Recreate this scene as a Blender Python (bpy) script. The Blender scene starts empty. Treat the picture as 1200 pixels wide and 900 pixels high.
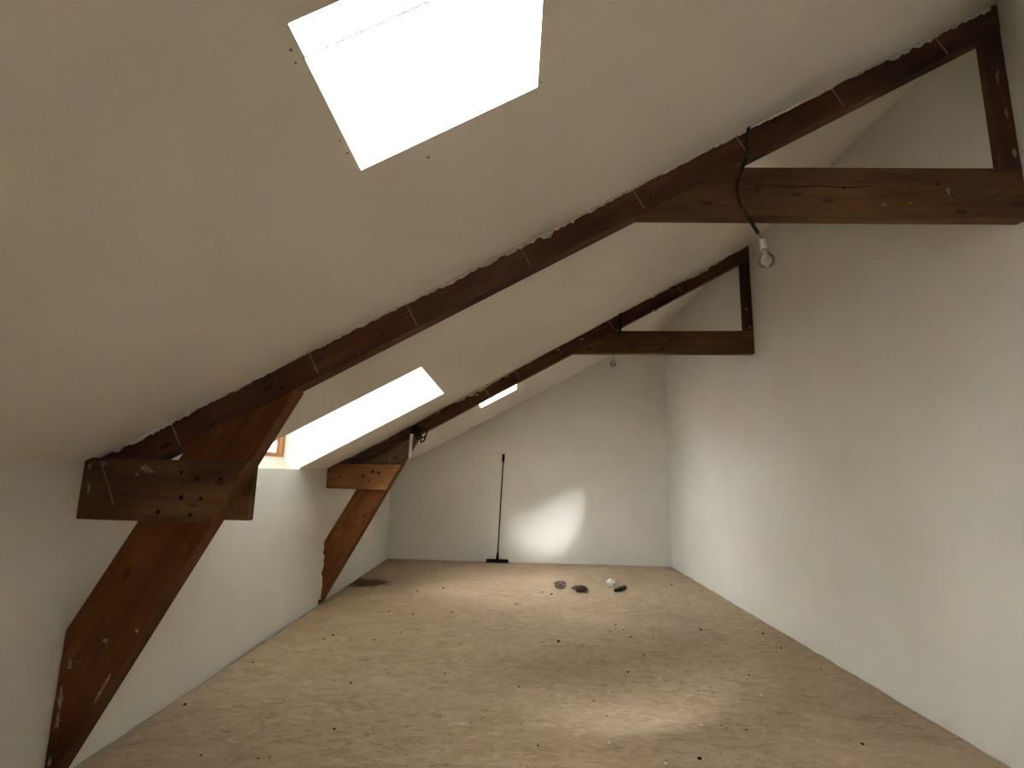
import bpy, bmesh, math, random
from mathutils import Vector, Matrix
random.seed(7)
scene = bpy.context.scene
col = scene.collection

# ------------------------------------------------------------------ camera
H = 1.30
FPX, PITCH, YAW, ROLL = 612.08, 0.1703, -0.0078, 0.0223
cam_d = bpy.data.cameras.new('camera')
cam = bpy.data.objects.new('camera', cam_d)
col.objects.link(cam)
fw = Vector((math.sin(YAW)*math.cos(PITCH), math.cos(YAW)*math.cos(PITCH), math.sin(PITCH)))
r0 = Vector((math.cos(YAW), -math.sin(YAW), 0))
u0 = r0.cross(fw)
rt = math.cos(ROLL)*r0 + math.sin(ROLL)*u0
up = -math.sin(ROLL)*r0 + math.cos(ROLL)*u0
rot = Matrix((rt, up, -fw)).transposed()
cam.matrix_world = Matrix.Translation((0, 0, H)) @ rot.to_4x4()
cam_d.sensor_fit = 'HORIZONTAL'
cam_d.sensor_width = 36.0
cam_d.lens = FPX/1200*36.0
cam_d.clip_start = 0.02
cam_d.clip_end = 300
scene.camera = cam

# ------------------------------------------------------------------ sky (bright broken cloud)
SKY_STRENGTH = 32.0
world = bpy.data.worlds.new('sky')
scene.world = world
world.use_nodes = True
wn, wl = world.node_tree.nodes, world.node_tree.links
wn.clear()
wo = wn.new('ShaderNodeOutputWorld')
bg = wn.new('ShaderNodeBackground')
tc = wn.new('ShaderNodeTexCoord')
nz = wn.new('ShaderNodeTexNoise')
nz.inputs['Scale'].default_value = 2.3
nz.inputs['Detail'].default_value = 6
nz.inputs['Roughness'].default_value = 0.55
cr = wn.new('ShaderNodeValToRGB')
cr.color_ramp.elements[0].position = 0.36
cr.color_ramp.elements[0].color = (0.74, 0.87, 1.0, 1)
cr.color_ramp.elements[1].position = 0.60
cr.color_ramp.elements[1].color = (1.0, 0.985, 0.95, 1)
sx = wn.new('ShaderNodeSeparateXYZ')
gr = wn.new('ShaderNodeMapRange')
gr.inputs['From Min'].default_value = -0.06
gr.inputs['From Max'].default_value = 0.03
mg = wn.new('ShaderNodeMixRGB')
mg.inputs['Color1'].default_value = (0.30, 0.28, 0.24, 1)
wl.new(tc.outputs['Generated'], nz.inputs['Vector'])
wl.new(nz.outputs['Fac'], cr.inputs['Fac'])
wl.new(tc.outputs['Generated'], sx.inputs[0])
wl.new(sx.outputs['Z'], gr.inputs['Value'])
wl.new(gr.outputs['Result'], mg.inputs['Fac'])
wl.new(cr.outputs['Color'], mg.inputs['Color2'])
wl.new(mg.outputs['Color'], bg.inputs['Color'])
bg.inputs['Strength'].default_value = SKY_STRENGTH
wl.new(bg.outputs[0], wo.inputs['Surface'])

# veiled sun behind thin cloud, from behind and to the left
sun_d = bpy.data.lights.new('veiled_sun_offscreen', 'SUN')
sun_d.energy = 26.0
sun_d.angle = math.radians(26)
sun_d.color = (0.98, 0.99, 1.0)
sun = bpy.data.objects.new('veiled_sun_offscreen', sun_d)
col.objects.link(sun)
sun.rotation_euler = Vector((0.63, 1.79, -1.46)).to_track_quat('-Z', 'Y').to_euler()

vs = scene.view_settings
vs.view_transform = 'Standard'
vs.look = 'None'
vs.exposure = 2.15
vs.gamma = 1.0
vs.use_curve_mapping = False

# ------------------------------------------------------------------ dimensions (metres)
XL, XR, ZL, M = -1.893, 2.357, 1.312, 0.5533        # knee wall, tall wall, knee height, roof slope
YN, YB = -0.8, 8.142                                 # wall behind the camera, far gable wall
SB = -0.0285                                         # skew of the far gable
NL = math.sqrt(1+M*M)
NRM = Vector((-M/NL, 0, 1/NL))                       # normal of the roof slope, upwards
DEPTH = 0.40                                         # roof build-up seen in the light shafts
def cz(x): return ZL + M*(x-XL)

# ------------------------------------------------------------------ helpers
def mat(name):
    m = bpy.data.materials.new(name); m.use_nodes = True
    nt = m.node_tree
    return m, nt.nodes, nt.links, nt.nodes['Principled BSDF']

def mesh_obj(name, bm, material, parent=None, smooth=False, loc=None, rotm=None):
    bmesh.ops.recalc_face_normals(bm, faces=bm.faces[:])
    me = bpy.data.meshes.new(name)
    bm.to_mesh(me); bm.free()
    if smooth:
        for p in me.polygons: p.use_smooth = True
    if material: me.materials.append(material)
    o = bpy.data.objects.new(name, me)
    col.objects.link(o)
    if parent: o.parent = parent
    m = Matrix.Identity(4)
    if rotm is not None: m = rotm.to_4x4()
    if loc is not None: m = Matrix.Translation(loc) @ m
    o.matrix_local = m
    return o

def tag(o, label=None, cat=None, group=None, kind=None):
    if label: o['label'] = label
    if cat: o['category'] = cat
    if group: o['group'] = group
    if kind: o['kind'] = kind
    return o

def empty(name, loc, rz=0):
    o = bpy.data.objects.new(name, None)
    o.empty_display_size = 0.1
    col.objects.link(o)
    o.location = loc; o.rotation_euler = (0, 0, rz)
    return o

def add_box(bm, a, b):
    x0, y0, z0 = a; x1, y1, z1 = b
    v = [bm.verts.new(c) for c in ((x0,y0,z0),(x1,y0,z0),(x1,y1,z0),(x0,y1,z0),(x0,y0,z1),(x1,y0,z1),(x1,y1,z1),(x0,y1,z1))]
    for f in ((0,3,2,1),(4,5,6,7),(0,1,5,4),(1,2,6,5),(2,3,7,6),(3,0,4,7)):
        bm.faces.new([v[i] for i in f])

def box(name, a, b, m, parent=None, bevel=0):
    bm = bmesh.new(); add_box(bm, a, b)
    if bevel: bmesh.ops.bevel(bm, geom=bm.edges[:], offset=bevel, segments=2, affect='EDGES')
    return mesh_obj(name, bm, m, parent)

def add_prism(bm, pts, y0, y1):
    """polygon given as (x, z), extruded along y"""
    a = [bm.verts.new((x, y0, z)) for x, z in pts]
    b = [bm.verts.new((x, y1, z)) for x, z in pts]
    bm.faces.new(a); bm.faces.new(b[::-1])
    n = len(pts)
    for i in range(n):
        bm.faces.new((a[i], b[i], b[(i+1) % n], a[(i+1) % n]))

def add_tube(bm, pts, rad, seg=8, caps=True):
    pts = [Vector(p) for p in pts]
    rings = []
    ref = Vector((0.13, 0.31, 0.94))
    for i, p in enumerate(pts):
        d = (pts[min(i+1, len(pts)-1)] - pts[max(i-1, 0)]).normalized()
        if abs(d.dot(ref)) > 0.95: rf = Vector((1, 0, 0.1))
        else: rf = ref
        a = d.cross(rf).normalized(); b = d.cross(a)
        r = rad[i] if isinstance(rad, (list, tuple)) else rad
        rings.append([bm.verts.new(p + (a*math.cos(t)+b*math.sin(t))*r) for t in (2*math.pi*k/seg for k in range(seg))])
    for q, w in zip(rings, rings[1:]):
        for k in range(seg):
            bm.faces.new((q[k], q[(k+1) % seg], w[(k+1) % seg], w[k]))
    if caps:
        bm.faces.new(rings[0]); bm.faces.new(rings[-1][::-1])

def add_lathe(bm, prof, seg=24, origin=(0, 0, 0)):
    """profile of (r, z), turned about z"""
    ox, oy, oz = origin
    rings = []
    for r, z in prof:
        if r < 1e-5: rings.append([bm.verts.new((ox, oy, oz+z))])
        else: rings.append([bm.verts.new((ox+r*math.cos(t), oy+r*math.sin(t), oz+z)) for t in (2*math.pi*k/seg for k in range(seg))])
    for q, w in zip(rings, rings[1:]):
        for k in range(seg):
            k2 = (k+1) % seg
            if len(q) == 1 and len(w) == 1: continue
            if len(q) == 1: bm.faces.new((q[0], w[k2], w[k]))
            elif len(w) == 1: bm.faces.new((q[k], q[k2], w[0]))
            else: bm.faces.new((q[k], q[k2], w[k2], w[k]))

def smooth_path(pts, n=6):
    pts = [Vector(p) for p in pts]
    out = []
    for i in range(len(pts)-1):
        p0, p1, p2, p3 = pts[max(i-1, 0)], pts[i], pts[i+1], pts[min(i+2, len(pts)-1)]
        for k in range(n):
            t = k/n
            out.append(0.5*((2*p1)+(p2-p0)*t+(2*p0-5*p1+4*p2-p3)*t*t+(3*p1-p0-3*p2+p3)*t**3))
    out.append(pts[-1])
    return out

# ------------------------------------------------------------------ materials
def plaster(name, c, bump=0.12):
    m, n, l, b = mat(name)
    tcn = n.new('ShaderNodeTexCoord')
    a = n.new('ShaderNodeTexNoise'); a.inputs['Scale'].default_value = 1.3; a.inputs['Detail'].default_value = 4
    r = n.new('ShaderNodeValToRGB')
    r.color_ramp.elements[0].position = 0.3; r.color_ramp.elements[0].color = (c[0]*.93, c[1]*.92, c[2]*.90, 1)
    r.color_ramp.elements[1].position = 0.7; r.color_ramp.elements[1].color = (*c, 1)
    f = n.new('ShaderNodeTexNoise'); f.inputs['Scale'].default_value = 160; f.inputs['Detail'].default_value = 3
    w = n.new('ShaderNodeTexNoise'); w.inputs['Scale'].default_value = 5; w.inputs['Detail'].default_value = 3
    ad = n.new('ShaderNodeMath'); ad.operation = 'MULTIPLY_ADD'; ad.inputs[1].default_value = 4.0
    bp = n.new('ShaderNodeBump'); bp.inputs['Strength'].default_value = bump; bp.inputs['Distance'].default_value = 0.004
    for x in (a, f, w): l.new(tcn.outputs['Object'], x.inputs['Vector'])
    l.new(a.outputs['Fac'], r.inputs['Fac']); l.new(r.outputs['Color'], b.inputs['Base Color'])
    l.new(w.outputs['Fac'], ad.inputs[0]); l.new(f.outputs['Fac'], ad.inputs[2])
    l.new(ad.outputs[0], bp.inputs['Height']); l.new(bp.outputs['Normal'], b.inputs['Normal'])
    b.inputs['Roughness'].default_value = 0.85
    b.inputs['Specular IOR Level'].default_value = 0.2
    return m

WALL = plaster('white_wall_paint', (0.87, 0.845, 0.79))
CEIL = plaster('white_ceiling_paint', (0.87, 0.83, 0.765))

def wood(name, dark, light, specks=0.0, rough=0.6):
    """timber with grain along the object's own x axis, dark knots and flecks of old plaster"""
    m, n, l, b = mat(name)
    t = n.new('ShaderNodeTexCoord')
    oi = n.new('ShaderNodeObjectInfo')
    va = n.new('ShaderNodeVectorMath'); va.operation = 'ADD'
    sc = n.new('ShaderNodeVectorMath'); sc.operation = 'SCALE'; sc.inputs['Scale'].default_value = 7.0
    l.new(oi.outputs['Location'], sc.inputs[0]); l.new(t.outputs['Object'], va.inputs[0]); l.new(sc.outputs[0], va.inputs[1])
    mp = n.new('ShaderNodeMapping'); mp.inputs['Scale'].default_value = (1.6, 14, 22)
    l.new(va.outputs[0], mp.inputs['Vector'])
    g = n.new('ShaderNodeTexNoise'); g.inputs['Scale'].default_value = 1.0; g.inputs['Detail'].default_value = 7; g.inputs['Roughness'].default_value = 0.62; g.inputs['Distortion'].default_value = 0.6
    l.new(mp.outputs[0], g.inputs['Vector'])
    r = n.new('ShaderNodeValToRGB')
    r.color_ramp.elements[0].position = 0.28; r.color_ramp.elements[0].color = (*dark, 1)
    r.color_ramp.elements[1].position = 0.72; r.color_ramp.elements[1].color = (*light, 1)
    l.new(g.outputs['Fac'], r.inputs['Fac'])
    # broad patches
    mp2 = n.new('ShaderNodeMapping'); mp2.inputs['Scale'].default_value = (2.2, 5, 6)
    l.new(va.outputs[0], mp2.inputs['Vector'])
    p = n.new('ShaderNodeTexNoise'); p.inputs['Scale'].default_value = 1.0; p.inputs['Detail'].default_value = 4
    l.new(mp2.outputs[0], p.inputs['Vector'])
    pr = n.new('ShaderNodeMapRange'); pr.inputs['From Min'].default_value = 0.3; pr.inputs['From Max'].default_value = 0.7
    pr.inputs['To Min'].default_value = 0.62; pr.inputs['To Max'].default_value = 1.22
    l.new(p.outputs['Fac'], pr.inputs['Value'])
    mu = n.new('ShaderNodeMixRGB'); mu.blend_type = 'MULTIPLY'; mu.inputs['Fac'].default_value = 1
    l.new(r.outputs['Color'], mu.inputs['Color1']); l.new(pr.outputs[0], mu.inputs['Color2'])
    # knots
    mp3 = n.new('ShaderNodeMapping'); mp3.inputs['Scale'].default_value = (4.2, 6.5, 9.5)
    l.new(va.outputs[0], mp3.inputs['Vector'])
    v = n.new('ShaderNodeTexVoronoi'); v.inputs['Scale'].default_value = 1.0
    l.new(mp3.outputs[0], v.inputs['Vector'])
    kr = n.new('ShaderNodeMapRange'); kr.inputs['From Min'].default_value = 0.07; kr.inputs['From Max'].default_value = 0.15
    kr.inputs['To Min'].default_value = 0.8; kr.inputs['To Max'].default_value = 0.0
    l.new(v.outputs['Distance'], kr.inputs['Value'])
    km = n.new('ShaderNodeMixRGB'); km.inputs['Color2'].default_value = (dark[0]*.3, dark[1]*.28, dark[2]*.3, 1)
    l.new(kr.outputs[0], km.inputs['Fac']); l.new(mu.outputs['Color'], km.inputs['Color1'])
    # plaster flecks
    s = n.new('ShaderNodeTexNoise'); s.inputs['Scale'].default_value = 26; s.inputs['Detail'].default_value = 5; s.inputs['Roughness'].default_value = 0.7
    l.new(va.outputs[0], s.inputs['Vector'])
    sr = n.new('ShaderNodeMapRange'); sr.inputs['From Min'].default_value = 0.70-specks*0.06; sr.inputs['From Max'].default_value = 0.74-specks*0.06
    sr.inputs['To Max'].default_value = 0.65
    l.new(s.outputs['Fac'], sr.inputs['Value'])
    sm = n.new('ShaderNodeMixRGB'); sm.inputs['Color2'].default_value = (0.50, 0.43, 0.34, 1)
    l.new(sr.outputs[0], sm.inputs['Fac']); l.new(km.outputs['Color'], sm.inputs['Color1'])
    l.new(sm.outputs['Color'], b.inputs['Base Color'])
    bp = n.new('ShaderNodeBump'); bp.inputs['Strength'].default_value = 0.35; bp.inputs['Distance'].default_value = 0.004
    l.new(g.outputs['Fac'], bp.inputs['Height']); l.new(bp.outputs['Normal'], b.inputs['Normal'])
    b.inputs['Roughness'].default_value = rough
    b.inputs['Specular IOR Level'].default_value = 0.12
    return m

W_RAFTER = wood('rafter_timber', (0.0546, 0.0221, 0.013), (0.1365, 0.0559, 0.0312), 0.5)
W_STRUT = wood('strut_timber', (0.0858, 0.0273, 0.0065), (0.195, 0.065, 0.0156), 0.3)
W_PLANK = wood('plank_timber', (0.078, 0.0364, 0.0182), (0.182, 0.0871, 0.0403), 0.6)
W_TIE = wood('tie_timber', (0.0728, 0.0338, 0.0156), (0.182, 0.091, 0.0442), 0.4)
W_PALE = wood('pale_plank_timber', (0.22, 0.090, 0.032), (0.40, 0.180, 0.070), 0.1)
W_DARK2 = wood('weathered_board', (0.0715, 0.0442, 0.026), (0.156, 0.0962, 0.0572), 0.9)
W_FRAME = wood('window_timber', (0.30, 0.13, 0.05), (0.48, 0.23, 0.10), 0.0)

def plain(name, c, rough=0.5, metal=0.0, noise=0.15, scale=40, spec=0.4):
    m, n, l, b = mat(name)
    t = n.new('ShaderNodeTexCoord')
    a = n.new('ShaderNodeTexNoise'); a.inputs['Scale'].default_value = scale; a.inputs['Detail'].default_value = 3
    r = n.new('ShaderNodeValToRGB')
    r.color_ramp.elements[0].position = 0.3; r.color_ramp.elements[0].color = (c[0]*(1-noise), c[1]*(1-noise), c[2]*(1-noise), 1)
    r.color_ramp.elements[1].position = 0.7; r.color_ramp.elements[1].color = (*c, 1)
    l.new(t.outputs['Object'], a.inputs['Vector']); l.new(a.outputs['Fac'], r.inputs['Fac']); l.new(r.outputs['Color'], b.inputs['Base Color'])
    b.inputs['Roughness'].default_value = rough; b.inputs['Metallic'].default_value = metal
    b.inputs['Specular IOR Level'].default_value = spec
    return m

PLASTER = plain('old_plaster', (0.80, 0.75, 0.67), 0.9, noise=0.35, scale=60)
SMEAR = plain('dusty_plaster_smear', (0.40, 0.32, 0.24), 0.9, noise=0.5, scale=70)
BLACK = plain('black_plastic', (0.010, 0.008, 0.007), 0.6, spec=0.12)
GASKET = plain('black_rubber_gasket', (0.010, 0.010, 0.011), 0.8)
CABLE = plain('black_cable', (0.014, 0.010, 0.008), 0.6, spec=0.12)
WHITEP = plain('white_plastic', (0.72, 0.69, 0.62), 0.4)
GREYM = plain('grey_frame_metal', (0.24, 0.245, 0.25), 0.5, 0.3)
NAIL = plain('dark_nail', (0.018, 0.009, 0.006), 0.8, spec=0.05)
STEEL = plain('broom_pole_steel', (0.085, 0.066, 0.055), 0.35, 0.3)
BRASS = plain('bulb_cap_metal', (0.45, 0.42, 0.36), 0.35, 0.8)
CRUMB = plain('dark_dirt', (0.026, 0.018, 0.012), 0.9, noise=0.5, scale=90, spec=0.05)
CHIP = plain('pale_plaster_chip', (0.72, 0.65, 0.54), 0.9)
PAPER = plain('white_tissue', (0.86, 0.83, 0.79), 0.9)
RAG = plain('brown_rag', (0.15, 0.105, 0.075), 0.95, noise=0.5)
GREEN = plain('green_plastic', (0.020, 0.046, 0.018), 0.35, noise=0.5)

def glass(name, tint=(0.96, 0.98, 0.98), gloss=0.06):
    m, n, l, b = mat(name)
    n.remove(b)
    out = n['Material Output']
    tr = n.new('ShaderNodeBsdfTransparent'); tr.inputs['Color'].default_value = (*tint, 1)
    gl = n.new('ShaderNodeBsdfGlossy'); gl.inputs['Roughness'].default_value = 0.02
    mx = n.new('ShaderNodeMixShader'); mx.inputs['Fac'].default_value = gloss
    l.new(tr.outputs[0], mx.inputs[1]); l.new(gl.outputs[0], mx.inputs[2]); l.new(mx.outputs[0], out.inputs['Surface'])
    return m
PANE = glass('window_glass')
DULL = glass('dimming_tinted_glass', (0.17, 0.172, 0.163), 0.05)  # dark tint added to cut the daylight through the dormer, not dust

def bulb_glass():
    m, n, l, b = mat('bulb_glass')
    n.remove(b)
    out = n['Material Output']
    tr = n.new('ShaderNodeBsdfTransparent'); tr.inputs['Color'].default_value = (0.93, 0.91, 0.87, 1)
    gl = n.new('ShaderNodeBsdfGlossy'); gl.inputs['Roughness'].default_value = 0.08; gl.inputs['Color'].default_value = (1, .98, .95, 1)
    df = n.new('ShaderNodeBsdfDiffuse'); df.inputs['Color'].default_value = (0.85, 0.80, 0.74, 1)
    lw = n.new('ShaderNodeLayerWeight'); lw.inputs['Blend'].default_value = 0.35
    m1 = n.new('ShaderNodeMixShader'); m1.inputs['Fac'].default_value = 0.26
    m2 = n.new('ShaderNodeMixShader')
    l.new(tr.outputs[0], m1.inputs[1]); l.new(df.outputs[0], m1.inputs[2])
    l.new(lw.outputs['Fresnel'], m2.inputs['Fac']); l.new(m1.outputs[0], m2.inputs[1]); l.new(gl.outputs[0], m2.inputs[2])
    l.new(m2.outputs[0], out.inputs['Surface'])
    return m
BULB = bulb_glass()
CLEARP = glass('clear_plastic_film', (0.72, 0.73, 0.78), 0.25)

def lino():
    m, n, l, b = mat('marbled_lino')
    t = n.new('ShaderNodeTexCoord')
    def noise(scale, sc3, detail=6, rough=0.6, dist=0.0):
        mp = n.new('ShaderNodeMapping'); mp.inputs['Scale'].default_value = sc3
        l.new(t.outputs['Object'], mp.inputs['Vector'])
        x = n.new('ShaderNodeTexNoise'); x.inputs['Scale'].default_value = scale; x.inputs['Detail'].default_value = detail
        x.inputs['Roughness'].default_value = rough; x.inputs['Distortion'].default_value = dist
        l.new(mp.outputs[0], x.inputs['Vector'])
        return x.outputs['Fac']
    def ramp(fac, stops):
        r = n.new('ShaderNodeValToRGB')
        while len(r.color_ramp.elements) < len(stops): r.color_ramp.elements.new(0.5)
        for e, (p, c) in zip(r.color_ramp.elements, stops): e.position = p; e.color = (*c, 1)
        l.new(fac, r.inputs['Fac']); return r.outputs['Color']
    def mix(fac, a, bb, mode='MIX'):
        x = n.new('ShaderNodeMixRGB'); x.blend_type = mode
        if isinstance(fac, float): x.inputs['Fac'].default_value = fac
        else: l.new(fac, x.inputs['Fac'])
        for k, v in (('Color1', a), ('Color2', bb)):
            if isinstance(v, tuple): x.inputs[k].default_value = (*v, 1)
            else: l.new(v, x.inputs[k])
        return x.outputs['Color']
    def rng(fac, a, bb, c=0.0, d=1.0):
        x = n.new('ShaderNodeMapRange')
        x.inputs['From Min'].default_value = a; x.inputs['From Max'].default_value = bb
        x.inputs['To Min'].default_value = c; x.inputs['To Max'].default_value = d
        l.new(fac, x.inputs['Value']); return x.outputs[0]
    base = ramp(noise(1.0, (7.0, 13.0, 1), 10, 0.74, 1.6),
                [(0.30, (0.210, 0.144, 0.088)), (0.43, (0.335, 0.243, 0.160)), (0.56, (0.410, 0.307, 0.212)), (0.72, (0.505, 0.402, 0.294))])
    big = ramp(noise(0.55, (1, 1, 1), 3, 0.5), [(0.33, (0.90, 0.86, 0.83)), (0.5, (0.95, 0.93, 0.90)), (0.68, (1.0, 0.98, 0.93))])
    c = mix(1.0, base, big, 'MULTIPLY')
    pink = rng(noise(0.8, (1.0, 1.4, 1), 3, 0.5), 0.52, 0.66, 0.0, 0.35)
    c = mix(pink, c, (0.50, 0.35, 0.25))
    dark = rng(noise(1.0, (8, 30, 1), 7, 0.75, 1.2), 0.58, 0.68, 0.0, 0.65)
    c = mix(dark, c, (0.16, 0.105, 0.062))
    lite = rng(noise(1.0, (9, 26, 3), 7, 0.75, 1.2), 0.60, 0.70, 0.0, 0.55)
    c = mix(lite, c, (0.66, 0.57, 0.44))
    speck = rng(noise(38, (1, 1, 1), 2, 0.5), 0.72, 0.76, 0.0, 0.75)
    c = mix(speck, c, (0.07, 0.05, 0.035))
    # dirty worn margin along the knee wall
    sp = n.new('ShaderNodeSeparateXYZ'); l.new(t.outputs['Object'], sp.inputs[0])
    nn = noise(3.0, (1, 1, 1), 5, 0.7)
    ad = n.new('ShaderNodeMath'); ad.operation = 'MULTIPLY_ADD'; ad.inputs[1].default_value = 0.22
    l.new(nn, ad.inputs[0]); l.new(sp.outputs['X'], ad.inputs[2])
    edge = rng(ad.outputs[0], XL+0.10, XL+0.17, 0.75, 0.0)
    c = mix(edge, c, (0.25, 0.225, 0.19))
    # old dark spill near the far strut
    ds = n.new('ShaderNodeVectorMath'); ds.operation = 'SUBTRACT'; ds.inputs[1].default_value = (-1.72, 6.44, 0)
    l.new(t.outputs['Object'], ds.inputs[0])
    dm = n.new('ShaderNodeMapping'); dm.inputs['Scale'].default_value = (1/0.30, 1/0.27, 1)
    l.new(ds.outputs[0], dm.inputs['Vector'])
    dl = n.new('ShaderNodeVectorMath'); dl.operation = 'LENGTH'; l.new(dm.outputs[0], dl.inputs[0])
    dn = n.new('ShaderNodeMath'); dn.operation = 'MULTIPLY_ADD'; dn.inputs[1].default_value = 2.2
    l.new(noise(1.0, (9, 22, 1), 5, 0.7), dn.inputs[0]); l.new(dl.outputs['Value'], dn.inputs[2])
    spill = rng(dn.outputs[0], 1.84, 2.02, 0.95, 0.0)
    c = mix(spill, c, (0.040, 0.020, 0.012))
    l.new(c, b.inputs['Base Color'])
    b.inputs['Roughness'].default_value = 0.66
    b.inputs['Specular IOR Level'].default_value = 0.15
    bp = n.new('ShaderNodeBump'); bp.inputs['Strength'].default_value = 0.25; bp.inputs['Distance'].default_value = 0.003
    l.new(noise(1.0, (7.0, 13.0, 1), 9, 0.72, 1.0), bp.inputs['Height']); l.new(bp.outputs['Normal'], b.inputs['Normal'])
    return m
LINO = lino()
SUB = plain('dark_subfloor', (0.055, 0.042, 0.032), 0.9, noise=0.5, scale=12)
KNOCK = plain('chipped_plaster', (0.30, 0.25, 0.20), 0.9)

# ------------------------------------------------------------------ room shell
# floor: dark boards with a sheet of lino whose cut edges stop short of the walls
bm = bmesh.new(); add_box(bm, (XL-0.6, YN-0.3, -0.20), (XR+0.3, YB+0.5, -0.012))
floor = tag(mesh_obj('floor', bm, SUB), 'beige marbled lino floor speckled with dirt', kind='structure')
bm = bmesh.new()
edge = []
N = 90
for i in range(N+1):
    y = YN + (YB+0.06-YN)*i/N
    edge.append((XL+0.010+0.008*math.sin(y*1.7)+random.random()*0.016, y))
for i in range(21):
    x = XL+0.02+(XR-XL-0.04)*i/20
    edge.append((x, YB+SB*x-0.012-random.random()*0.012))
for i in range(N+1):
    y = YB-0.06 - (YB-0.06-YN)*i/N
    edge.append((XR-0.004-random.random()*0.014, y))
vt = [bm.verts.new((x, y, 0.0)) for x, y in edge]
vb = [bm.verts.new((x, y, -0.012)) for x, y in edge]
bm.faces.new(vt); bm.faces.new(vb[::-1])
for i in range(len(edge)):
    j = (i+1) % len(edge)
    bm.faces.new((vt[i], vb[i], vb[j], vt[j]))
mesh_obj('lino_sheet', bm, LINO, floor)

# light shafts cut in the slope: (x0, x1, y0, y1) on the room face
SKY_A = (-0.439, 0.043, 0.844, 1.318)
SKY_B = (-0.439, 0.008, 6.105, 6.580)
DORM = (-2.06, -0.645, 3.470, 4.665)
holes = [SKY_A, SKY_B, (-2.58, DORM[1], DORM[2], DORM[3])]
xs = sorted({XL-0.70, XR+0.10} | {h[0] for h in holes} | {h[1] for h in holes} | {XL})
ys = sorted({YN-0.2, YB+0.4} | {h[2] for h in holes} | {h[3] for h in holes})
def is_hole(i, j):
    if i < 0 or j < 0 or i >= len(xs)-1 or j >= len(ys)-1: return True
    x, y = (xs[i]+xs[i+1])/2, (ys[j]+ys[j+1])/2
    return any(h[0] < x < h[1] and h[2] < y < h[3] for h in holes)
bm = bmesh.new()
vv = {}
def cv(i, j, k):
    key = (i, j, k)
    if key not in vv:
        p = Vector((xs[i], ys[j], cz(xs[i]))) + NRM*(DEPTH*k)
        vv[key] = bm.verts.new(p)
    return vv[key]
for i in range(len(xs)-1):
    for j in range(len(ys)-1):
        if is_hole(i, j): continue
        bm.faces.new((cv(i,j,0), cv(i,j+1,0), cv(i+1,j+1,0), cv(i+1,j,0)))
        bm.faces.new((cv(i,j,1), cv(i+1,j,1), cv(i+1,j+1,1), cv(i,j+1,1)))
        if is_hole(i-1, j): bm.faces.new((cv(i,j,0), cv(i,j,1), cv(i,j+1,1), cv(i,j+1,0)))
        if is_hole(i+1, j): bm.faces.new((cv(i+1,j,0), cv(i+1,j+1,0), cv(i+1,j+1,1), cv(i+1,j,1)))
        if is_hole(i, j-1): bm.faces.new((cv(i,j,0), cv(i+1,j,0), cv(i+1,j,1), cv(i,j,1)))
        if is_hole(i, j+1): bm.faces.new((cv(i,j+1,0), cv(i,j+1,1), cv(i+1,j+1,1), cv(i+1,j+1,0)))
tag(mesh_obj('ceiling', bm, CEIL), 'sloping white plastered ceiling with deep skylight shafts', kind='structure')

# little knocks in the ceiling plaster around the shaft
for k, (x, y, r) in enumerate([(-0.271, 1.396, 0.006), (-0.454, 0.894, 0.004), (-0.458, 0.925, 0.003), (-0.452, 1.178, 0.003), (-0.45, 1.232, 0.004), (0.052, 1.306, 0.004)]):
    bm = bmesh.new()
    rnd = random.Random(40+k)
    ring = [(r*(0.5+0.6*rnd.random())*math.cos(q), r*(0.5+0.6*rnd.random())*math.sin(q)) for q in (6.283*i/9 for i in range(9))]
    u = Vector((1/NL, 0, M/NL))
    c0 = Vector((x, y, cz(x)))
    lo = [bm.verts.new(c0+u*p+Vector((0, q, 0))-NRM*0.0015) for p, q in ring]
    hi = [bm.verts.new(c0+u*p+Vector((0, q, 0))+NRM*0.001) for p, q in ring]
    bm.faces.new(lo); bm.faces.new(hi[::-1])
    for i in range(9): bm.faces.new((lo[i], hi[i], hi[(i+1) % 9], lo[(i+1) % 9]))
    mesh_obj('plaster_knock', bm, KNOCK, bpy.data.objects['ceiling'])

# knee wall: lower under the dormer, closing against the slope elsewhere
bm = bmesh.new()
for ya, yb in ((YN-0.1, DORM[2]), (DORM[3], YB+0.3)):
    add_prism(bm, [(XL-0.32, -0.05), (XL, -0.05), (XL, ZL+0.001), (XL-0.32, cz(XL-0.32)+0.001)], ya, yb)
for ya, yb in ((DORM[2], DORM[3]),):
    add_prism(bm, [(XL-0.32, -0.05), (XL, -0.05), (XL, 1.300), (XL-0.32, 1.300)], ya, yb)
tag(mesh_obj('wall_left', bm, WALL), 'low white knee wall under the slope', kind='structure')
# tall wall under the ridge
tag(box('wall_right', (XR, YN-0.1, -0.05), (XR+0.1, YB+0.3, 4.3), WALL), 'tall white wall under the ridge', kind='structure')
# far gable
bm = bmesh.new()
for_p = [(XL-0.3, -0.05), (XR+0.09, -0.05), (XR+0.09, 4.2), (XL-0.3, cz(XL-0.3)+0.25)]
a = [bm.verts.new((x, YB+SB*x, z)) for x, z in for_p]
b = [bm.verts.new((x, YB+SB*x+0.15, z)) for x, z in for_p]
bm.faces.new(a); bm.faces.new(b[::-1])
for i in range(4): bm.faces.new((a[i], b[i], b[(i+1) % 4], a[(i+1) % 4]))
tag(mesh_obj('wall_back', bm, WALL), 'white gable end wall behind the broom', kind='structure')
# gable behind the camera
bm = bmesh.new()
add_prism(bm, [(XL-0.3, -0.05), (XR+0.09, -0.05), (XR+0.09, 4.2), (XL-0.3, cz(XL-0.3)+0.25)], YN-0.15, YN)
tag(mesh_obj('wall_front', bm, WALL), 'white gable wall facing the broom wall', kind='structure')

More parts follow.
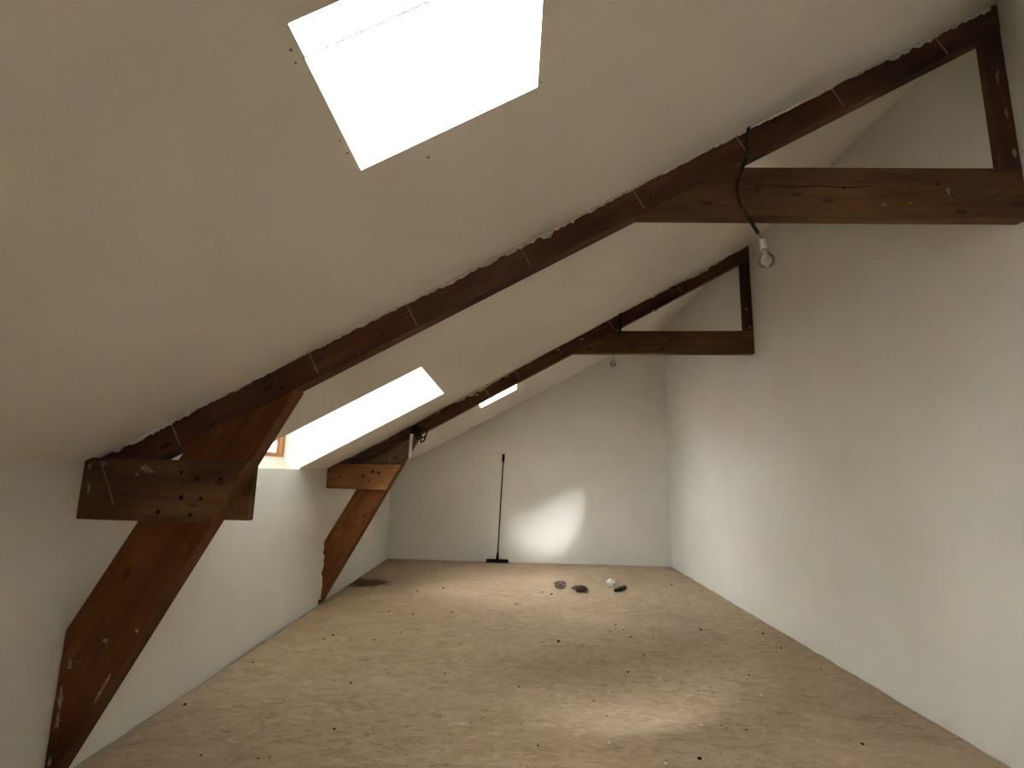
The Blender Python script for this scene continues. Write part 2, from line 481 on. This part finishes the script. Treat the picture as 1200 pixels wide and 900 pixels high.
# roof windows closing the light shafts
def slope_frame(x, y, lift):
    """matrix with x up the slope, y along the ridge, z out of the roof"""
    u = Vector((1/NL, 0, M/NL)); v = Vector((0, 1, 0))
    r = Matrix((u, v, NRM)).transposed().to_4x4()
    return Matrix.Translation(Vector((x, y, cz(x))) + NRM*lift) @ r
def roof_window(n, h, label):
    L = (h[1]-h[0])*NL; W = h[3]-h[2]
    w = bpy.data.objects.new('window_%d' % n, None); col.objects.link(w)
    w.matrix_world = slope_frame(h[0], h[2], DEPTH)
    tag(w, label, kind='structure')
    bm = bmesh.new()
    t = 0.005
    add_box(bm, (-0.05, -0.05, 0), (L+0.05, t, 0.035)); add_box(bm, (-0.05, W-t, 0), (L+0.05, W+0.05, 0.035))
    add_box(bm, (-0.05, t, 0), (t, W-t, 0.035)); add_box(bm, (L-t, t, 0), (L+0.05, W-t, 0.035))
    mesh_obj('window_frame', bm, GREYM, w)
    box('pane', (t, t, 0.012), (L-t, W-t, 0.020), PANE, w)
    bm = bmesh.new()
    g = 0.007
    add_box(bm, (0, 0, -0.006), (L, g, -0.0005)); add_box(bm, (0, W-g, -0.006), (L, W, -0.0005))
    add_box(bm, (0, g, -0.006), (g, W-g, -0.0005)); add_box(bm, (L-g, g, -0.006), (L, W-g, -0.0005))
    mesh_obj('gasket', bm, GASKET, w)
    return w
roof_window(1, SKY_A, 'square skylight deep in the slope above the bare floor')
roof_window(2, SKY_B, 'square skylight beyond the far truss')
# dormer light: sloping pane above, small upright timber window on the sill below
def world_child(o, parent):
    o.parent = parent; o.matrix_parent_inverse = parent.matrix_world.inverted(); return o
def dormer_window(n, D, label, pane):
    w = bpy.data.objects.new('window_%d' % n, None); col.objects.link(w)
    w.matrix_world = slope_frame(D[0], D[2], DEPTH)
    tag(w, label, kind='structure')
    L = (D[1]-D[0])*NL; W = D[3]-D[2]
    s0 = 0.19   # the glass starts above the upright window
    bm = bmesh.new()
    add_box(bm, (s0, -0.05, 0), (L+0.05, 0.012, 0.035)); add_box(bm, (s0, W-0.012, 0), (L+0.05, W+0.05, 0.035))
    add_box(bm, (s0-0.03, 0.012, 0), (s0+0.03, W-0.012, 0.035)); add_box(bm, (L-0.012, 0.012, 0), (L+0.05, W-0.012, 0.035))
    mesh_obj('window_frame', bm, GREYM, w)
    box('pane', (s0+0.03, 0.012, 0.012), (L-0.012, W-0.012, 0.020), pane, w)
    XV = -2.052
    y0, y1 = D[2], D[3]
    world_child(box('apron', (XV-0.05, y0, 1.300), (XV, y1, 1.402), CEIL), w)
    ztop = 1.70
    bm = bmesh.new()
    add_box(bm, (-0.5*(y1-y0), -0.025, 0), (0.5*(y1-y0), 0.025, 0.032))
    world_child(mesh_obj('bottom_rail', bm, W_FRAME, loc=(XV-0.02, (y0+y1)/2, 1.402), rotm=Matrix.Rotation(math.pi/2, 3, 'Z')), w)
    for yy in (y0, (y0+y1)/2-0.02, y1-0.045):
        bm = bmesh.new(); add_box(bm, (0, -0.025, 0), (0.24, 0.025, 0.045))
        world_child(mesh_obj('stile', bm, W_FRAME, loc=(XV-0.02, yy+0.0, 1.434), rotm=Matrix(((0,1,0),(0,0,1),(1,0,0)))), w)
    world_child(box('pane', (XV-0.025, y0, 1.434), (XV-0.019, y1, 1.674), pane), w)
    world_child(box('top_rail', (XV-0.045, y0, 1.660), (XV+0.005, y1, 1.715), W_FRAME), w)
dormer_window(3, DORM, 'large roof light above the knee wall beyond the nailed strut', DULL)

# ------------------------------------------------------------------ roof trusses
def member(name, pts, y0, y1, m, root, ang, bevel=0.004):
    """pts: polygon (x, z) in the truss plane; the grain (own x axis) runs at angle ang"""
    cx = sum(p[0] for p in pts)/len(pts); cz_ = sum(p[1] for p in pts)/len(pts)
    c, s = math.cos(ang), math.sin(ang)
    loc = [((x-cx)*c+(z-cz_)*s, -(x-cx)*s+(z-cz_)*c) for x, z in pts]
    bm = bmesh.new(); add_prism(bm, loc, y0, y1)
    if bevel:
        bmesh.ops.recalc_face_normals(bm, faces=bm.faces[:])
        bmesh.ops.bevel(bm, geom=bm.edges[:], offset=bevel, segments=1, affect='EDGES')
    # local x -> (c, 0, s), local z -> (-s, 0, c)
    r = Matrix(((c, 0, -s), (0, 1, 0), (s, 0, c)))
    return mesh_obj(name, bm, m, root, loc=(cx, 0, cz_), rotm=r)

SA = math.atan(M)
def on_slope(x, drop):       # point on a line parallel to the ceiling, 'drop' metres under it (perpendicular)
    return (x, cz(x)-drop*NL)
RW, RT = 0.132, 0.085        # rafter face height and thickness
def blob(name, cx, cz_, rx, rz, y, root, seed, m=SMEAR, n=17, th=0.002, spiky=0.7):
    rnd = random.Random(seed)
    bm = bmesh.new()
    pts = []
    for k in range(n):
        t = 2*math.pi*k/n; q = 1-spiky*rnd.random()
        pts.append((cx+math.cos(t)*rx*q, cz_+math.sin(t)*rz*q))
    add_prism(bm, pts, y-th, y+0.001)
    return mesh_obj(name, bm, m, root)

def truss(n, label, a, s, P):
    root = empty('roof_truss', (0, a, 0), math.atan(s))
    tag(root, label, 'roof truss')
    xr = (XR - 0.002)*math.sqrt(1+s*s) - 0.003
    xl = XL*math.sqrt(1+s*s)
    e = 0.0015
    member('rafter', [on_slope(xl+0.02, e), on_slope(xr, e), on_slope(xr, RW), on_slope(xl+0.02+0.16, RW), (xl+0.02, ZL-0.01)], 0, RT, W_RAFTER, root, SA)
    # upright post by the tall wall
    pt = xr-0.098
    member('post', [(pt, P['tie'][1]+0.0005), (xr, P['tie'][1]+0.0005), on_slope(xr, RW+0.0005), on_slope(pt, RW+0.0005)], 0.004, 0.045, W_RAFTER, root, math.pi/2)
    # collar tie
    zb, zt = P['tie']
    def xat(z, drop): return XL + (z + drop*NL - ZL)/M
    member('collar_tie', [(xat(zb, RW+0.0005), zb), (xr, zb), (xr, zt), (xat(zt, RW+0.0005), zt)], 0.003, 0.073, P['tiemat'], root, 0)
    # raking strut
    (fx, fz), (tx, tz) = P['strut_out']
    d = Vector((tx-fx, tz-fz)).normalized(); nn = Vector((-d.y, d.x))   # nn points up-left
    wid = P['strut_w']; sh = P['strut_in']
    def ln(k, z):    # x on the line shifted k to the upper left, at height z
        q = Vector((fx, fz)) + nn*k
        return q.x + d.x*(z-q.y)/d.y
    def meet(k):     # the same line meets the rafter's underside
        q = Vector((fx, fz)) + nn*k
        # q + t d : z = cz(x) - RW*NL
        t = (cz(q.x)-RW*NL-0.0005*NL-q.y)/(d.y-M*d.x)
        return (q.x+d.x*t, q.y+d.y*t)
    lo = 0.002
    xw = xl+0.002
    zw = Vector((fx, fz)) + nn*(sh+wid)
    zwall = zw.y + d.y*(xw-zw.x)/d.x
    foot_r = ln(sh, lo)
    pts = [(xw, lo), (max(foot_r, xw+0.012), lo), meet(sh), meet(sh+wid), (xw, zwall)]
    member('strut', pts, 0, P['strut_t'], P['strutmat'], root, math.atan2(d.y, d.x))
    # planks gripping strut and wall, front and back
    f = P['plank_f']
    member('brace_plank', [(xw, f['zb']), f['BR'], f['TR'], (xw, f['zt'])], -f['t'], -0.0008, P['plankmat'], root, 0)
    if 'plank_b' in P:
        k = P['plank_b']
        member('brace_plank', [(xw, k['zb']), (k['x1'], k['zb']), (k['x1'], k['zt']), (xw, k['zt'])], P['strut_t']+0.001, P['strut_t']+0.04, W_PLANK, root, 0)
    # ragged plaster left along the ceiling edge
    rnd = random.Random(11+n)
    bm = bmesh.new()
    X0, X1, st = xl+0.10, xr-0.04, 0.011 if n == 1 else 0.02
    k = int((X1-X0)/st)
    low = []
    hgt = 0.006
    for q in range(k+1):
        x = X0+(X1-X0)*q/k
        amp = 0.008+0.016*max(0, math.sin(x*2.9+n*1.3)+0.35*math.sin(x*11.0))
        hgt = 0.45*hgt + 0.55*(0.002+amp*rnd.random()*1.5)
        low.append((x, hgt))
    top_v = []; bot_v = []; top_b = []; bot_b = []
    for x, g in low:
        p0 = on_slope(x, 0.001); p1 = on_slope(x, 0.001+g)
        top_v.append(bm.verts.new((p0[0], -0.005, p0[1]))); bot_v.append(bm.verts.new((p1[0], -0.002, p1[1])))
        top_b.append(bm.verts.new((p0[0], 0.001, p0[1]))); bot_b.append(bm.verts.new((p1[0], 0.001, p1[1])))
    for q in range(k):
        bm.faces.new((top_v[q], bot_v[q], bot_v[q+1], top_v[q+1]))
        bm.faces.new((bot_v[q], bot_b[q], bot_b[q+1], bot_v[q+1]))
        bm.faces.new((top_b[q], top_v[q], top_v[q+1], top_b[q+1]))
    mesh_obj('plaster_edge', bm, PLASTER, root)
    # pale plaster lines across the rafter
    for sx_, l0, l1, wd in P['streaks']:
        p0 = on_slope(sx_, l0); p1 = on_slope(sx_, l1)
        nx, nz_ = M/NL, -1/NL
        ux, uz = 1/NL, M/NL
        bm = bmesh.new()
        A, B = [], []
        for q in range(9):
            t = q/8; dd = l0+(l1-l0)*t
            base = on_slope(sx_, 0); bx_, bz_ = base[0]+nx*dd, base[1]+nz_*dd
            w_ = wd*(0.35+0.65*rnd.random()); off = (rnd.random()-.5)*0.002
            A.append((bx_-ux*(w_/2)+off*ux, bz_-uz*(w_/2))); B.append((bx_+ux*(w_/2)+off*ux, bz_+uz*(w_/2)))
        add_prism(bm, A+B[::-1], -0.0025, 0.0005)
        mesh_obj('plaster_streak', bm, SMEAR, root)
    for (x, z, rr, y) in P['nails']:
        bm = bmesh.new()
        add_lathe(bm, [(0, 0), (rr, 0), (rr, 0.003), (rr*.6, 0.005), (0, 0.005)], 10)
        mesh_obj('nail', bm, NAIL, root, loc=(x, y, z), rotm=Matrix.Rotation(math.pi/2, 3, 'X'))
    for i, (x, z, rx, rz, y) in enumerate(P['blobs']):
        blob('plaster_splash', x, z, rx, rz, y, root, 100*n+i)
    return root

def px_streaks(xs_): return [(x, 0.008, RW-0.012, 0.0055) for x in xs_]
A1, S1, A2, S2 = 2.3064, -0.0253, 5.2305, -0.0812
t1 = truss(1, 'brown timber roof truss whose raking strut has a dark nailed plank on it', A1, S1, dict(
    tie=(2.512, 2.765), tiemat=W_TIE, strut_out=((-1.800, 0.087), (-1.003, 1.563)), strut_in=0.040, strut_w=0.285, strut_t=0.10, strutmat=W_STRUT,
    plankmat=W_PLANK, plank_f=dict(zb=1.066, zt=1.330, BR=(-1.303, 1.063), TR=(-1.160, 1.326), t=0.040),
    plank_b=dict(zb=1.064, zt=1.316, x1=-1.203),
    streaks=px_streaks([-1.555, -0.955, -0.52, 0.00, 0.53, 1.03, 1.50, 2.02]),
    nails=[(-1.449, 1.275, 0.007, -0.040), (-1.375, 1.246, 0.009, -0.040), (-1.272, 1.250, 0.009, -0.040), (-1.436, 1.168, 0.009, -0.040), (-1.349, 1.165, 0.008, -0.040), (-1.530, 1.105, 0.009, -0.040), (-1.386, 1.096, 0.008, -0.040),
           (-1.06, 1.66, 0.010, 0), (-1.36, 1.49, 0.008, 0), (-0.62, 1.915, 0.007, 0), (-0.14, 2.17, 0.006, 0), (0.02, 2.285, 0.006, 0), (0.62, 2.60, 0.008, 0),
           (1.95, 2.68, 0.007, 0.003), (1.52, 2.66, 0.006, 0.003), (1.12, 2.64, 0.006, 0.003)],
    blobs=[(-1.612, 1.290, 0.026, 0.024, -0.040), (-1.645, 1.262, 0.010, 0.008, -0.040), (-1.585, 1.275, 0.014, 0.010, -0.040), (-1.80, 1.305, 0.030, 0.010, -0.040), (-1.86, 1.29, 0.012, 0.020, -0.040), (-1.85, 1.20, 0.008, 0.035, -0.040),
           (-1.848, 0.470, 0.013, 0.030, 0), (-1.866, 0.340, 0.014, 0.060, 0), (-1.862, 0.255, 0.010, 0.040, 0), (-1.870, 0.10, 0.010, 0.030, 0),
           (-1.709, 0.568, 0.014, 0.012, 0), (-1.579, 0.612, 0.011, 0.010, 0),
           (1.999, 2.645, 0.012, 0.026, 0.003), (1.70, 2.575, 0.016, 0.007, 0.003), (1.82, 2.585, 0.008, 0.006, 0.003),
           (2.302, 3.25, 0.012, 0.05, 0.004), (2.318, 3.05, 0.010, 0.04, 0.004), (2.325, 2.84, 0.012, 0.03, 0.004)]))
# drying crack along the near collar tie
bm = bmesh.new()
ck = [(1.10+0.60*i/12, 2.668+0.004*math.sin(i*1.3)-0.004*(i/12)) for i in range(13)]
add_prism(bm, [(x, z-0.0012-0.0012*math.sin(math.pi*i/12)) for i, (x, z) in enumerate(ck)]+[(x, z+0.0012+0.0012*math.sin(math.pi*i/12)) for i, (x, z) in list(enumerate(ck))[::-1]], 0.0022, 0.004)
mesh_obj('drying_crack', bm, NAIL, t1)
# a long thin drip on the near plank
bm = bmesh.new()
dr = [(-1.811, 1.317, .0035), (-1.800, 1.280, .002), (-1.781, 1.244, .003), (-1.765, 1.21, .0015), (-1.745, 1.165, .003), (-1.728, 1.129, .001)]
add_prism(bm, [(x-w_, z) for x, z, w_ in dr]+[(x+w_, z) for x, z, w_ in dr[::-1]], -0.0420, -0.0395)
mesh_obj('plaster_drip', bm, SMEAR, t1)
bm = bmesh.new()   # scrape along the strut's lower edge
dr = [(-1.668, 0.440, .002), (-1.678, 0.415, .006), (-1.690, 0.392, .004), (-1.702, 0.365, .007), (-1.714, 0.338, .003), (-1.722, 0.318, .001)]
add_prism(bm, [(x-w_, z) for x, z, w_ in dr]+[(x+w_, z) for x, z, w_ in dr[::-1]], -0.002, 0.0005)
mesh_obj('plaster_drip', bm, SMEAR, t1)

t2 = truss(2, 'timber roof truss with an orange plank on its strut, in front of the broom wall', A2, S2, dict(
    tie=(2.522, 2.757), tiemat=W_TIE, strut_out=((-1.876, 0.029), (-1.190, 1.245)), strut_in=0.019, strut_w=0.265, strut_t=0.10, strutmat=W_STRUT,
    plankmat=W_PALE, plank_f=dict(zb=1.117, zt=1.358, BR=(-1.279, 1.112), TR=(-1.137, 1.366), t=0.030),
    streaks=[(x, 0.01, RW-0.02, 0.012) for x in (0.93, -0.02, -0.33, 1.62)],
    nails=[(-1.42, 1.29, 0.012, -0.030), (-1.52, 1.24, 0.010, -0.030), (-1.36, 1.28, 0.010, -0.030), (-1.75, 1.23, 0.009, -0.030), (-1.45, 1.20, 0.009, -0.030)],
    blobs=[(1.40, 3.02-0.05, 0.03, 0.016, 0), (0.66, 2.67, 0.03, 0.016, 0), (0.42, 2.555, 0.035, 0.018, 0), (-0.10, 2.28, 0.05, 0.022, 0), (-0.42, 2.085, 0.05, 0.02, 0), (-0.80, 1.90, 0.05, 0.02, 0),
           (2.30, 2.98, 0.014, 0.03, 0.004), (2.325, 2.79, 0.02, 0.014, 0.004), (-1.26, 1.44-0.02, 0.018, 0.014, -0.012)]))
# weathered packing board filling the corner over the orange plank
def c2(x, dr): return on_slope(x, dr)
member('packing_board', [(-1.84, 1.362), (-1.148, 1.362), (-0.985, 1.655), c2(-1.03, RW+0.001), c2(-1.70, RW+0.001)], -0.012, -0.0006, W_DARK2, t2, SA)
# mortar fillet where the strut dies into the wall
bm = bmesh.new()
rnd = random.Random(5)
pl, pr_ = [], []
xw2 = XL*math.sqrt(1+S2*S2)
for q in range(16):
    z = 0.05+0.60*q/15
    pl.append((xw2+0.001, z)); pr_.append((xw2+0.012+0.022*rnd.random(), z))
add_prism(bm, pl+pr_[::-1], -0.010, -0.0005)
mesh_obj('plaster_fillet', bm, PLASTER, t2)

def truss_point(a, s, x, y, z):
    r = math.atan(s)
    return Vector((x*math.cos(r)-y*math.sin(r), a + x*math.sin(r)+y*math.cos(r), z))

# ------------------------------------------------------------------ hanging bulbs
def bulb(label, a, s, cord, wire, base, tilt, scale=1.0, cord_r=0.0065):
    root = empty('hanging_bulb', truss_point(a, s, cord[0][0], cord[0][1], cord[0][2]), math.atan(s))
    tag(root, label, 'light bulb', 'bare bulbs hanging from the trusses')
    o = Vector(cord[0])
    bm = bmesh.new(); add_tube(bm, [Vector(p)-o for p in smooth_path(cord)], cord_r, 8)
    mesh_obj('cord', bm, CABLE, root, smooth=True)
    bm = bmesh.new(); add_tube(bm, [Vector(p)-o for p in smooth_path(wire)], 0.0022, 6)
    mesh_obj('wire', bm, CABLE, root, smooth=True)
    R = Matrix.Rotation(tilt, 3, 'Y'); at = Vector(base)-o
    k = scale
    bm = bmesh.new()
    add_lathe(bm, [(0, 0.004*k), (0.011*k, 0.002*k), (0.0155*k, -0.004*k), (0.017*k, -0.034*k), (0.0185*k, -0.040*k), (0.0185*k, -0.046*k), (0, -0.046*k)], 20)
    sk = mesh_obj('socket', bm, WHITEP, root, smooth=True, loc=at, rotm=R)
    bm = bmesh.new()
    add_lathe(bm, [(0.0125*k, -0.044*k), (0.0135*k, -0.048*k), (0.0125*k, -0.051*k), (0.0138*k, -0.054*k), (0.013*k, -0.058*k), (0, -0.058*k)], 18)
    mesh_obj('screw_cap', bm, BRASS, root, smooth=True, loc=at, rotm=R)
    bm = bmesh.new()
    prof = [(0.0135*k, -0.057*k), (0.0165*k, -0.066*k), (0.023*k, -0.076*k)]
    for q in range(11):
        t = math.radians(38 - q*128/10)
        prof.append((0.036*k*math.cos(t), -0.104*k+0.036*k*math.sin(t)))
    prof[-1] = (0, -0.140*k)
    add_lathe(bm, prof, 28)
    mesh_obj('glass_envelope', bm, BULB, root, smooth=True, loc=at, rotm=R)
    bm = bmesh.new()
    add_lathe(bm, [(0.008*k, -0.058*k), (0.005*k, -0.075*k), (0.003*k, -0.09*k), (0, -0.09*k)], 12)
    st = mesh_obj('stem', bm, WHITEP, root, smooth=True, loc=at, rotm=R)
    bm = bmesh.new()
    add_tube(bm, smooth_path([(-0.002*k, 0, -0.088*k), (-0.015*k, 0, -0.104*k), (-0.005*k, 0.004, -0.110*k), (0.005*k, 0.004, -0.110*k), (0.015*k, 0, -0.104*k), (0.002*k, 0, -0.088*k)], 4), 0.0007*k, 5)
    mesh_obj('filament', bm, BRASS, st)
    return root
yq = -0.012
bulb('bare bulb on a thick kinked black cord before the broad collar tie', A1, S1,
     [(1.093, yq, 2.970), (1.078, yq, 2.90), (1.075, yq, 2.82), (1.045, yq-0.004, 2.74), (1.020, yq-0.008, 2.668), (1.024, yq-0.012, 2.585), (1.058, yq-0.016, 2.490), (1.098, yq-0.018, 2.412)],
     [(1.098, yq-0.018, 2.412), (1.104, yq-0.02, 2.395), (1.112, yq-0.022, 2.386)], (1.114, yq-0.022, 2.380), -0.10, 1.0, 0.0085)
bulb('small faint bulb hanging below the collar tie near the broom wall', A2, S2,
     [(1.055, -0.012, 2.955), (1.052, -0.012, 2.88), (1.055, -0.014, 2.78), (1.03, -0.014, 2.70)],
     [(1.03, -0.014, 2.70), (1.00, -0.018, 2.60), (0.985, -0.02, 2.50)], (0.980, -0.02, 2.497), 0.08, 0.85, 0.012)

# ------------------------------------------------------------------ junction box with loose cable on the far truss
jb = empty('junction_box', truss_point(A2, S2, -1.00, -0.012, 1.715), math.atan(S2))
tag(jb, 'round black junction box with loose wires on the rafter', 'junction box')
bm = bmesh.new(); add_lathe(bm, [(0, 0), (0.050, 0), (0.050, 0.035), (0.042, 0.045), (0, 0.045)], 18)
mesh_obj('box_body', bm, BLACK, jb, rotm=Matrix.Rotation(math.pi/2, 3, 'X'))
for k, pth in enumerate([[(0.03, -0.02, 0), (0.085, -0.03, 0.02), (0.115, -0.03, -0.03), (0.075, -0.03, -0.075), (0.03, -0.03, -0.05)],
                         [(0.02, -0.02, -0.03), (0.06, -0.03, -0.06), (0.055, -0.03, -0.12), (0.09, -0.02, -0.10), (0.10, -0.02, -0.05)],
                         [(0.0, -0.02, -0.04), (0.02, -0.03, -0.09), (0.05, -0.03, -0.085)]]):
    bm = bmesh.new(); add_tube(bm, smooth_path(pth), 0.008, 6)
    mesh_obj('wire', bm, CABLE, jb, smooth=True)
bm = bmesh.new()
add_prism(bm, [(-0.016, 0), (0.016, 0), (0.010, -0.10), (0.012, -0.235), (-0.020, -0.235), (-0.018, -0.10)], -0.006, 0.0)
st = mesh_obj('plastic_strip', bm, WHITEP, loc=truss_point(A2, S2, -1.035, -0.0585, 1.672), rotm=Matrix.Rotation(math.atan(S2), 3, 'Z'))
tag(st, 'narrow white plastic strip hanging from the black junction box', 'strip')

# ------------------------------------------------------------------ broom leaning on the far wall
by = YB + SB*(-0.22)
br = empty('broom', (-0.222, by-0.10, 0), SB)
tag(br, 'thin long-handled broom with a black head leaning on the gable wall', 'broom')
bm = bmesh.new(); add_box(bm, (-0.165, -0.03, 0.028), (0.165, 0.03, 0.052))
bmesh.ops.bevel(bm, geom=bm.edges[:], offset=0.008, segments=2, affect='EDGES')
hd = mesh_obj('broom_head', bm, BLACK, br)
bm = bmesh.new()
for i in range(34):
    for j in range(4):
        x = -0.158+0.316*i/33+random.uniform(-.003, .003); y = -0.024+0.048*j/3
        add_tube(bm, [(x, y, 0.030), (x*1.03+random.uniform(-.004, .004), y*1.25, 0.001)], 0.0042, 4)
tag(mesh_obj('bristles', bm, BLACK, br), kind='stuff')
top_ = Vector((0.050, 0.093, 1.600))
bot = Vector((0.0, 0.0, 0.05))
dv = (top_-bot).normalized()
bm = bmesh.new(); add_tube(bm, [bot, bot+dv*0.03, bot+dv*0.10], [0.030, 0.020, 0.014], 12)
mesh_obj('handle_socket', bm, BLACK, br, smooth=True)
bm = bmesh.new(); add_tube(bm, [bot+dv*0.05, top_-dv*0.1], 0.0105, 12)
mesh_obj('pole', bm, STEEL, br, smooth=True)
bm = bmesh.new(); add_tube(bm, [top_-dv*0.125, top_-dv*0.12, top_-dv*0.02, top_-dv*0.004, top_], [0.013, 0.019, 0.019, 0.016, 0.008], 12)
mesh_obj('hand_grip', bm, BLACK, br, smooth=True)

# ------------------------------------------------------------------ litter on the floor
def crumple(name, m, loc, r, seed, amp=0.45, sub=2, rz=0, smooth=False):
    rnd = random.Random(seed)
    bm = bmesh.new(); bmesh.ops.create_icosphere(bm, subdivisions=sub, radius=1)
    for v in bm.verts:
        q = 1-amp*rnd.random()
        v.co = Vector((v.co.x*r[0]*q, v.co.y*r[1]*q, v.co.z*r[2]*q))
    mz = min(v.co.z for v in bm.verts)
    for v in bm.verts: v.co.z -= mz
    return mesh_obj(name, bm, m, smooth=smooth, loc=loc, rotm=Matrix.Rotation(rz, 3, 'Z'))
# crushed clear bottle-like film with a ring edge, beside a brown rag
cf = crumple('plastic_wrapper', CLEARP, (0.560, 6.33, 0.001), (0.085, 0.10, 0.055), 3, 0.42, 3)
tag(cf, 'crumpled clear plastic wrapper beside a brown rag on the floor', 'wrapper')
rg = crumple('rag', RAG, (0.775, 6.25, 0.001), (0.105, 0.085, 0.035), 8, 0.5, 3, 0.2)
tag(rg, 'crumpled dark brown rag beside clear plastic wrapper on the floor', 'rag')
# crushed dark green bottle lying on its side
gb = empty('crushed_bottle', (1.245, 6.31, 0.0), math.radians(52))
tag(gb, 'crushed dark green plastic bottle lying on the lino', 'bottle')
bm = bmesh.new()
rnd = random.Random(4)
pts = [(-0.10, 0.016), (-0.085, 0.018), (-0.065, 0.020), (-0.03, 0.034), (0.0, 0.036), (0.03, 0.034), (0.07, 0.038), (0.095, 0.036), (0.105, 0.02)]
add_tube(bm, [(x, 0, 0) for x, r in pts], [r for x, r in pts], 14)
for v in bm.verts:
    if v.co.x > -0.06:
        v.co.z *= 0.62+0.2*rnd.random(); v.co.y *= 0.95+0.25*rnd.random()
mz = min(v.co.z for v in bm.verts)
for v in bm.verts: v.co.z += -mz+0.001
mesh_obj('bottle_body', bm, GREEN, gb)
bm = bmesh.new(); add_tube(bm, [(-0.118, 0, 0.027), (-0.098, 0, 0.027)], 0.019, 14)
mesh_obj('cap', bm, BLACK, gb)
tw = crumple('tissue', PAPER, (1.175, 6.56, 0.001), (0.070, 0.050, 0.050), 21, 0.42, 2, 0.4)
tag(tw, 'small white crumpled tissue behind the green bottle', 'tissue')

# camera-independent floor positions of the larger crumbs, measured in metres
def crumb(seed, x, y, r, m=CRUMB, nm='floor_crumb'):
    return crumple(nm, m, (x, y, 0.0005), (r*1.2, r, r*0.6), seed, 0.5, 1, seed)
DARK = [(-1.791, 3.137, 0.0103), (-0.884, 2.904, 0.0095), (-1.402, 2.632, 0.0065), (-1.086, 2.627, 0.0064), (-1.133, 2.618, 0.0064), (-1.744, 3.801, 0.0093), (-0.978, 3.489, 0.01), (-1.413, 4.428, 0.0127), (-1.451, 4.324, 0.0106), (-1.061, 4.335, 0.0106), (-0.902, 5.094, 0.0125), (-0.558, 5.195, 0.0149), (-0.774, 6.224, 0.0178), (-1.033, 6.034, 0.0123), (-0.898, 4.544, 0.0093), (-1.147, 5.183, 0.0106), (-0.386, 4.31, 0.0088), (0.058, 3.506, 0.0086), (0.049, 5.59, 0.0114), (-0.429, 3.696, 0.0075), (0.144, 2.799, 0.0069), (0.34, 6.142, 0.0125), (-1.913, 4.515, 0.0111), (-1.923, 5.242, 0.0128), (1.642, 4.822, 0.0138), (0.375, 4.408, 0.0162), (0.927, 4.917, 0.0121), (0.981, 4.569, 0.0112), (0.984, 4.141, 0.0101), (0.535, 3.134, 0.0077), (1.247, 3.015, 0.0086), (1.773, 2.891, 0.013), (0.895, 2.711, 0.0133), (1.601, 3.789, 0.0093), (2.147, 4.75, 0.0155), (2.112, 4.377, 0.0107), (2.172, 3.944, 0.0081), (0.792, 3.792, 0.0124), (1.956, 6.729, 0.0137), (0.441, 6.055, 0.0148), (0.839, 4.721, 0.0096), (0.966, 4.766, 0.0097), (0.494, 3.325, 0.0081)]
PALE = [(1.534, 3.466, 0.0113), (1.024, 3.051, 0.0125), (0.704, 4.444, 0.0145), (2.138, 4.84, 0.0237), (0.498, 2.833, 0.0116), (0.722, 2.658, 0.0109)]
for i, (x, y, r) in enumerate(DARK):
    tag(crumb(200+i, x, y, r), 'small dark crumb of dirt lying on the lino', 'crumb', 'dark crumbs scattered on the floor')
for i, (x, y, r) in enumerate(PALE):
    tag(crumb(300+i, x, y, r, CHIP, 'plaster_chip'), 'small pale chip of plaster lying on the lino', 'plaster chip', 'pale plaster chips on the floor')
# the finest grit, far too small and many to count
bm = bmesh.new()
rnd = random.Random(77)
cl = [(0.95, 5.0, 0.7), (0.7, 4.2, 0.9), (1.0, 5.8, 0.6), (-0.5, 4.6, 1.2), (1.4, 3.4, 0.8), (0.3, 2.9, 1.2), (-0.9, 3.2, 0.8), (0.65, 6.2, 0.35)]
for _ in range(420):
    c = rnd.choice(cl)
    x = c[0]+rnd.gauss(0, c[2]*.6); y = c[1]+rnd.gauss(0, c[2]*.6)
    if not (XL+0.1 < x < XR-0.1 and 1.0 < y < 7.9): continue
    r = 0.0015+0.0035*rnd.random()**2
    v = [bm.verts.new((x+r*math.cos(t)*1.2, y+r*math.sin(t), 0.0004)) for t in (0, 1.3, 2.6, 3.9, 5.1)]
    ap = bm.verts.new((x, y, 0.0004+r*0.8))
    for k in range(5): bm.faces.new((v[k], v[(k+1) % 5], ap))
    bm.faces.new(v[::-1])
tag(mesh_obj('floor_grit', bm, CRUMB), 'fine dark grit scattered over the lino', 'grit', kind='stuff')
